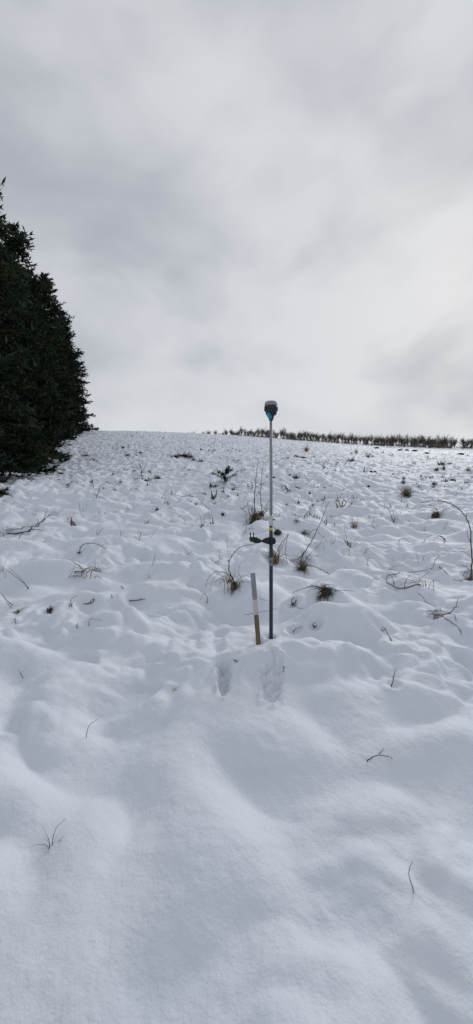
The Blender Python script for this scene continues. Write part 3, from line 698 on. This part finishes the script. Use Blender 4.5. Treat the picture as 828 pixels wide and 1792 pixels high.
# -- left side
plant('fallen_branch', 'dark fallen branch with forked twigs lying at the left edge', 'branch', (11, 936), [
    ([(10, 935), (30, 933), (52, 929), (66, 920), (80, 907), (97, 893)], 10, True), ([(48, 930), (64, 926), (76, 929)], 7, True), ([(34, 932), (52, 922), (70, 915), (80, 906)], 5, True),
    ([(32, 944), (40, 933), (52, 928)], 5, True), ([(76, 911), (80, 900), (84, 889)], 4, False, 'twig', None), ([(84, 903), (94, 901), (99, 896)], 4, True), ([(60, 924), (66, 914), (66, 908)], 4, False)])
plant('bramble_cane', 'small dark arching cane in the snow at left', BR, (139, 968), [([(139, 969), (141, 958), (149, 952), (165, 951), (178, 956), (185, 962)], 5, True), ([(178, 956), (182, 953)], 3, False)],
      [((140, 968), 14, 10, 10, 5, .4, 'straw_dark')])
plant('grass_tuft', 'sparse dry stalks and lying twig on the left snow mound', 'grass', (150, 1004), [
    ([(128, 1001), (145, 1000), (160, 998), (172, 994)], 5, True, 'straw_dark'), ([(167, 996), (166, 986), (166, 977)], 2.6, False, 'twig'), ([(178, 1004), (173, 992), (170, 982)], 2.6, False, 'straw_dark'),
    ([(120, 1012), (126, 1002), (131, 990)], 2.6, False, 'straw_dark'), ([(150, 1013), (140, 1005), (128, 1002)], 2.6, True, 'straw_dark'), ([(163, 1013), (170, 1008), (179, 1014)], 3, True, 'straw_dark')],
    [((132, 1006), 26, 14, 30, 3.5, .6, 'straw'), ((168, 1000), 18, 14, 26, 3, .6, 'straw_dark')])
plant('dead_twig', 'pair of long thin stalks slanting in from the left edge', 'twig', (52, 1030), [([(52, 1031), (35, 1015), (15, 1000), (-6, 986)], 3, False, 'straw_dark'), ([(50, 1031), (36, 1012), (16, 994)], 2.6, False, 'straw_dark')])
plant('dead_twig', 'short slanted stalks at the left edge below the long pair', 'twig', (24, 1061), [([(24, 1062), (12, 1050), (2, 1039)], 2.8, False, 'straw_dark'), ([(20, 1064), (12, 1054), (4, 1040)], 2.4, False, 'straw_dark')])
plant('grass_tuft', 'small dark green-brown tuft on the left mound', 'grass', (89, 1070), [], [((89, 1071), 40, 15, 12, 4, .3, 'litter'), ((84, 1069), 20, 10, 10, 4, .3, 'straw_dark')])
plant('grass_tuft', 'tiny tuft at far left of the left mound', 'grass', (33, 1071), [], [((33, 1071), 40, 13, 11, 4, .5, 'straw_dark'), ((26, 1086), 14, 6, 8, 4, .5, 'litter')])
plant('grass_tuft', 'curved straw blades at centre of the left mound', 'grass', (122, 1061), [([(121, 1061), (126, 1048), (136, 1041)], 2.6, False, 'straw_dark'), ([(123, 1061), (130, 1050)], 2, False, 'straw')], [((123, 1061), 14, 16, 10, 3, .5, 'straw_dark')])
plant('dead_twig', 'dark knobbly twig lying on the left mound', 'twig', (146, 1057), [([(145, 1057), (155, 1056), (163, 1053), (166, 1047)], 4.2, True), ([(158, 1055), (160, 1050), (166, 1049)], 3, False)])
plant('dead_twig', 'thin hooked stalk in the snow below the left mound', 'twig', (155, 1095), [([(155, 1095), (157, 1085), (163, 1083), (180, 1086)], 2.2, True, 'straw_dark'), ([(134, 1098), (136, 1091)], 3.5, False, 'twig')])
plant('dead_twig', 'two small brown blades in the middle of the left snow', 'twig', (196, 1047), [([(197, 1047), (194, 1039)], 3.5, False, 'straw_dark'), ([(217, 1032), (212, 1025)], 3.5, False, 'straw_dark')])
plant('dead_twig', 'dark flat twig half sunk on the smooth central mound', 'twig', (226, 1050), [([(225, 1051), (235, 1051), (244, 1050), (255, 1048)], 4.5, True)])
plant('dead_twig', 'single thin blade in the snow left of the arching bramble', 'twig', (267, 988), [([(267, 988), (270, 977), (272, 969)], 2.6, False, 'straw_dark')])
plant('dead_twig', 'faint thin twig near the bottom left of the snow', 'twig', (40, 1187), [([(40, 1187), (36, 1178), (31, 1172)], 1.8, False, 'straw'), ([(36, 1178), (40, 1174)], 1.2, False, 'straw')])
plant('grass_tuft', 'small snowed-over tuft near the bottom centre left', 'grass', (303, 1201), [], [((303, 1201), 16, 14, 20, 2.5, .5, 'straw')])
# -- farther up the slope
plant('sapling', 'leafless twiggy sapling with a brown grass clump on the left slope', 'sapling', (249, 838), [
    ([(249, 838), (248, 825), (245, 815), (242, 805)], 9, False), ([(248, 828), (253, 818), (257, 810)], 7, False), ([(249, 832), (243, 822), (239, 816)], 6, False), ([(247, 820), (250, 812), (249, 804)], 5, False), ([(245, 815), (240, 810)], 5, False)],
    [((276, 838), 80, 10, 16, 12, .6, 'straw_dark'), ((258, 840), 60, 7, 24, 12, .7, 'litter')])
plant('dead_twig', 'forked dark twig standing on the left slope', 'twig', (170, 872), [([(168, 872), (172, 862), (175, 851)], 8, False), ([(170, 868), (163, 863)], 5, False), ([(172, 868), (186, 873)], 5, True)])
plant('dead_twig', 'short leaning twig above the forked one on the left slope', 'twig', (164, 852), [([(164, 853), (162, 845), (160, 835)], 8, False)])
plant('dead_twig', 'two crossed thin twigs on the upper left slope', 'twig', (142, 897), [([(141, 897), (139, 887), (138, 876)], 4, False), ([(144, 897), (147, 888)], 4, False)])
plant('dead_twig', 'low arched twig on the slope between sapling and seedling', 'twig', (240, 860), [([(227, 859), (233, 854), (245, 858)], 6, True), ([(282, 873), (288, 864), (292, 856)], 6, False)])
plant('dead_twig', 'low spread of dark twigs right of the arched one', 'twig', (310, 868), [([(301, 866), (300, 858), (303, 867)], 6, True), ([(304, 868), (320, 869), (335, 866), (353, 861)], 6, True)])
plant('grass_tuft', 'small dark tuft on the middle slope below the seedling', 'grass', (275, 893), [([(275, 893), (275, 885)], 7, False), ([(389, 902), (390, 896)], 9, False)], [((275, 893), 24, 7, 9, 7, .3, 'litter'), ((390, 903), 30, 8, 6, 7, .2, 'litter')])
plant('dead_twig', 'thin forked stalk on the middle slope', 'twig', (354, 921), [([(354, 921), (351, 905), (347, 897)], 3.5, False, 'straw_dark'), ([(354, 921), (358, 908), (357, 902)], 3.5, False, 'straw_dark')], [((354, 921), 18, 10, 10, 4, .4, 'straw_dark')])
plant('brush_heap', 'low brown brush heap lying on the upper left slope', 'brush', (319, 799), [], [((308, 800), 90, 9, 18, 20, .7, 'litter'), ((322, 799), 130, 13, 26, 20, .7, 'litter'), ((334, 800), 60, 8, 14, 18, .7, 'straw_dark')])
plant('grass_tuft', 'dry brown weed clump at far left of the upper slope', 'grass', (150, 797), [([(150, 797), (160, 792), (165, 788)], 10, False)], [((150, 798), 70, 7, 18, 18, .6, 'straw_dark')])
plant('grass_tuft', 'dark grass clump left of the brush heap', 'grass', (245, 792), [], [((245, 793), 60, 6, 14, 18, .6, 'litter'), ((215, 784), 30, 5, 6, 18, .4, 'litter'), ((223, 797), 40, 5, 9, 18, .5, 'litter')])
plant('grass_tuft', 'flat brown weeds right of the brush heap', 'grass', (350, 808), [], [((352, 807), 60, 8, 22, 16, .7, 'straw_dark'), ((340, 805), 40, 7, 12, 16, .6, 'straw')])
plant('grass_tuft', 'tall pale weed stalks on the right upper slope', 'grass', (535, 785), [([(535, 792), (538, 780), (540, 772)], 14, False, 'straw_dark')], [((536, 790), 40, 14, 8, 14, .2, 'straw')])
plant('grass_tuft', 'pale spread weeds right of the tall weed stalks', 'grass', (614, 806), [], [((614, 807), 50, 12, 20, 12, .4, 'straw_dark'), ((645, 800), 30, 14, 14, 12, .2, 'straw'), ((624, 793), 24, 12, 8, 12, .2, 'straw')])
plant('grass_tuft', 'flat brown tuft below the pale spread weeds', 'grass', (518, 836), [], [((518, 837), 90, 9, 18, 13, .6, 'litter')])
plant('grass_tuft', 'wide pale weed patch near the right edge of the slope', 'grass', (779, 811), [], [((774, 812), 60, 9, 20, 14, .5, 'straw_dark'), ((788, 812), 40, 8, 14, 14, .5, 'straw')])
plant('grass_tuft', 'two dark tufts below the wide pale weed patch', 'grass', (764, 823), [], [((764, 824), 40, 9, 9, 12, .3, 'litter'), ((777, 822), 30, 11, 6, 12, .2, 'straw_dark'), ((820, 823), 40, 7, 14, 14, .5, 'litter')])
plant('grass_tuft', 'slim dark upright tuft on the right slope', 'grass', (706, 845), [([(706, 846), (706, 838)], 12, False)], [((706, 846), 30, 7, 6, 10, .2, 'litter')])

# seedling conifer with low dark boughs
def seedling(px, py, hp, label, name, m, n=9, wide=1.0, seed=3):
    B = spot(px, py); q = B[1] / FPX; h = hp * q; e = empty(name, B); g = np.random.default_rng(seed)
    b = MB(); b.tube([(0, 0, -.05), (.02 * h, 0, h * .5), (.1 * h, 0, h)], [.016, .012, .005], 6); b.build('trunk', M['twig'], e)
    for k in range(n):
        b = MB(); a = g.uniform(0, 6.28); z = h * g.uniform(.03, .7); ln = h * g.uniform(.5, .95) * wide * (1 - .5 * z / h)
        t = np.linspace(0, 1, 6); c = np.stack([np.cos(a) * ln * t, np.sin(a) * ln * t, z + ln * (.55 * t - .1 * t * t)], 1)
        b.tube(c, np.linspace(.009, .003, 6), 4)
        for _ in range(110):
            i = g.uniform(.15, 1); p = np.array([np.interp(i, t, c[:, j]) for j in range(3)])
            d = np.array((math.cos(a), math.sin(a), .5)) + g.normal(0, .75, 3); d /= np.linalg.norm(d)
            b.blade(p, d, g.uniform(.08, .17), .014, .1)
        b.build('bough', M[m], e)
    tag(e, label, 'sapling'); return e
seedling(394, 846, 31, 'small green fir seedling standing in the middle of the slope', 'fir_seedling', 'sapling', 11, 1.0)
plant('brush_heap', 'low dark brush lying left of the green fir seedling', 'brush', (376, 850), [([(367, 853), (368, 846), (369, 843)], 8, False), ([(390, 849), (404, 838), (413, 825)], 7, False)],
      [((378, 851), 80, 7, 26, 12, .7, 'litter'), ((369, 852), 20, 8, 5, 10, .2, 'sapling')])
seedling(108, 811, 20, 'twiggy dark green shrub at the foot of the conifers', 'leafy_shrub', 'needle_blue', 26, 1.25, 8)
seedling(92, 806, 15, 'small leafy shrub tucked under the conifer boughs', 'leafy_shrub', 'needle', 18, 1.2, 12)
plant('fallen_branch', 'dark bough lying on the snow at the left edge under the conifers', 'branch', (6, 868), [
    ([(-6, 862), (8, 866), (24, 869)], 14, True), ([(-4, 858), (8, 858), (16, 852)], 12, False)], [((3, 864), 160, 14, 30, 12, .5, 'needle'), ((12, 858), 60, 10, 20, 10, .5, 'litter')])

# ------------------------------------------------------------------ clods of earth showing through on the upper field
def clod(px, py, wp, hp, label, seed):
    B = spot(px, py); q = B[1] / FPX; g = np.random.default_rng(seed); b = MB()
    ns, nr = 12, 6; v = []
    for i in range(nr):
        th = (i / (nr - 1)) * math.pi * .62
        for k in range(ns):
            a = k / ns * 2 * math.pi; r = 1 + g.normal(0, .16)
            v.append((math.cos(a) * math.sin(th) * r * wp * q * .5, math.sin(a) * math.sin(th) * r * wp * q * .6, math.cos(th) * (1 + g.normal(0, .12)) * hp * q * .9))
    f = [(i * ns + k, (i + 1) * ns + k, (i + 1) * ns + (k + 1) % ns, i * ns + (k + 1) % ns) for i in range(nr - 1) for k in range(ns)]
    b.add(v, f); o = b.build('earth_clod', M['earth']); o.location = B - np.array((0, 0, .03))
    tag(o, label, 'clod', 'clods of bare earth on the snowy field')
CL = [(518, 799, 9, 3, 'dark clod of earth right of the pole, left one of a pair'), (531, 801, 12, 2.5, 'flat dark clod of earth right of the pole, right one of a pair'),
      (480, 836, 7, 4, 'dark clod of earth beside the pole'), (541, 862, 6, 3, 'small dark clod below the flat brown tuft'), (649, 826, 7, 3, 'left clod of the pair in the middle right field'),
      (656, 826, 6, 3, 'right clod of the pair in the middle right field'), (792, 840, 10, 3, 'flat dark clod near the right edge'), (659, 784, 8, 2, 'leftmost clod in the dark line under the orchard'),
      (700, 788, 9, 2.4, 'second clod in the dark line under the orchard'), (712, 788, 7, 2.4, 'third clod in the dark line under the orchard'), (725, 789, 9, 2.4, 'fourth clod in the dark line under the orchard'),
      (746, 794, 10, 2.4, 'fifth clod in the dark line under the orchard'), (805, 795, 12, 2.6, 'rightmost clod in the dark line under the orchard'), (645, 851, 5, 2.4, 'single small clod right of centre on the slope')]
for i, (px, py, w, h, lab) in enumerate(CL): clod(px, py, w, h, lab, 60 + i)

# ------------------------------------------------------------------ uncountable stubble
def scatter(g, n, ymin, ymax, pw, half, lx, ly, thr, seed):
    Y = ymin + (ymax - ymin) * g.random(n * 8) ** pw; X = g.uniform(-half, half, n * 8) * Y
    ex = np.interp(Y, [8, 13, 16, 20, 36, 65, 80], [-7.0, -7.9, -8.8, -10.4, -15.9, -24.2, -28.5])
    ok = (X > ex + .35) & (pnoise(X / lx, Y / ly, seed) > thr); X, Y = X[ok][:n], Y[ok][:n]
    return X, Y, ground(X, Y)
def stubble(name, label, n, ymin, ymax, hlo, hhi, m, seed, blades, width, thr, flat=.4):
    g = np.random.default_rng(seed); b = MB()
    X, Y, Z = scatter(g, n, ymin, ymax, 1.05, .68, 3.1, 4.7, thr, seed)
    for x, y, z in zip(X, Y, Z):
        s = g.uniform(hlo, hhi) * (.6 + .8 * g.random() ** 3)
        tuft(b, (x, y, z), g.integers(*blades), s, s * g.uniform(.5, 1.3), width * s, .5, int(g.integers(1 << 30)), flat, rad=s * .6)
    o = b.build(name, M[m]); tag(o, label, 'grass', kind='stuff')
stubble('weed_stubble', 'dark weed stubble poking through the snow all over the slope', 1900, 10, 69.4, .08, .24, 'litter', 31, (5, 14), .10, -.02)
stubble('straw_stubble', 'pale dry grass stubble poking through the snow of the slope', 560, 7, 69.6, .12, .30, 'straw_dark', 32, (3, 8), .05, .0, .2)

def stalks(n, seed):
    g = np.random.default_rng(seed); b = MB()
    far = scatter(g, n, 8.5, 62, 1.5, .66, 2.3, 3.1, .02, seed); close = scatter(g, 46, 4.4, 8.8, .8, .62, 1.3, 1.7, .12, seed + 3)
    for x, y, z in zip(*[np.concatenate(q) for q in zip(far, close)]):
        for _ in range(g.integers(1, 4)):
            h = g.uniform(.07, .26) * (.75 + y / 50); a = g.uniform(0, 6.28); ln = g.uniform(.1, .9); bd = g.uniform(-.5, .9)
            t = np.linspace(0, 1, 6); o = np.array((math.cos(a), math.sin(a), 0))
            c = np.array((x, y, z - .02)) + o * (h * ln * t[:, None] + h * bd * .5 * (t ** 3)[:, None]) + np.array((0, 0, 1.0)) * (h * (t - .45 * max(bd, 0) * t ** 3))[:, None]
            c += g.normal(0, .006, c.shape)
            r = g.uniform(.002, .004) * (.6 + y / 20)
            b.tube(c, np.linspace(r, r * .5, 6), 3, False)
    o = b.build('weed_stalks', M['twig']); tag(o, 'scattered thin dead weed stalks all over the snowy slope', 'weeds', kind='stuff')
stalks(430, 51)

# -- the snow at the photographer's feet
plant('dead_twig', 'bent straw stalk in the near snow left of the boot prints', 'twig', (150, 1290), [([(150, 1292), (156, 1270), (172, 1258)], 1.6, False, 'straw_dark')])
plant('dead_twig', 'short dark twig lying in the near snow at right', 'twig', (640, 1330), [([(640, 1332), (662, 1322), (690, 1326)], 2.2, True, 'twig'), ([(662, 1322), (672, 1310)], 1.6, False, 'twig')])
plant('grass_tuft', 'few dry blades poking from the near snow at lower left', 'grass', (90, 1480), [([(90, 1482), (98, 1450), (116, 1432)], 1.3, False, 'straw')], [((90, 1482), 8, 40, 30, 1.6, .3, 'straw_dark')])
plant('dead_twig', 'thin stalk leaning in the near snow at lower right', 'twig', (725, 1560), [([(725, 1562), (716, 1530), (722, 1505)], 1.4, False, 'straw_dark')])
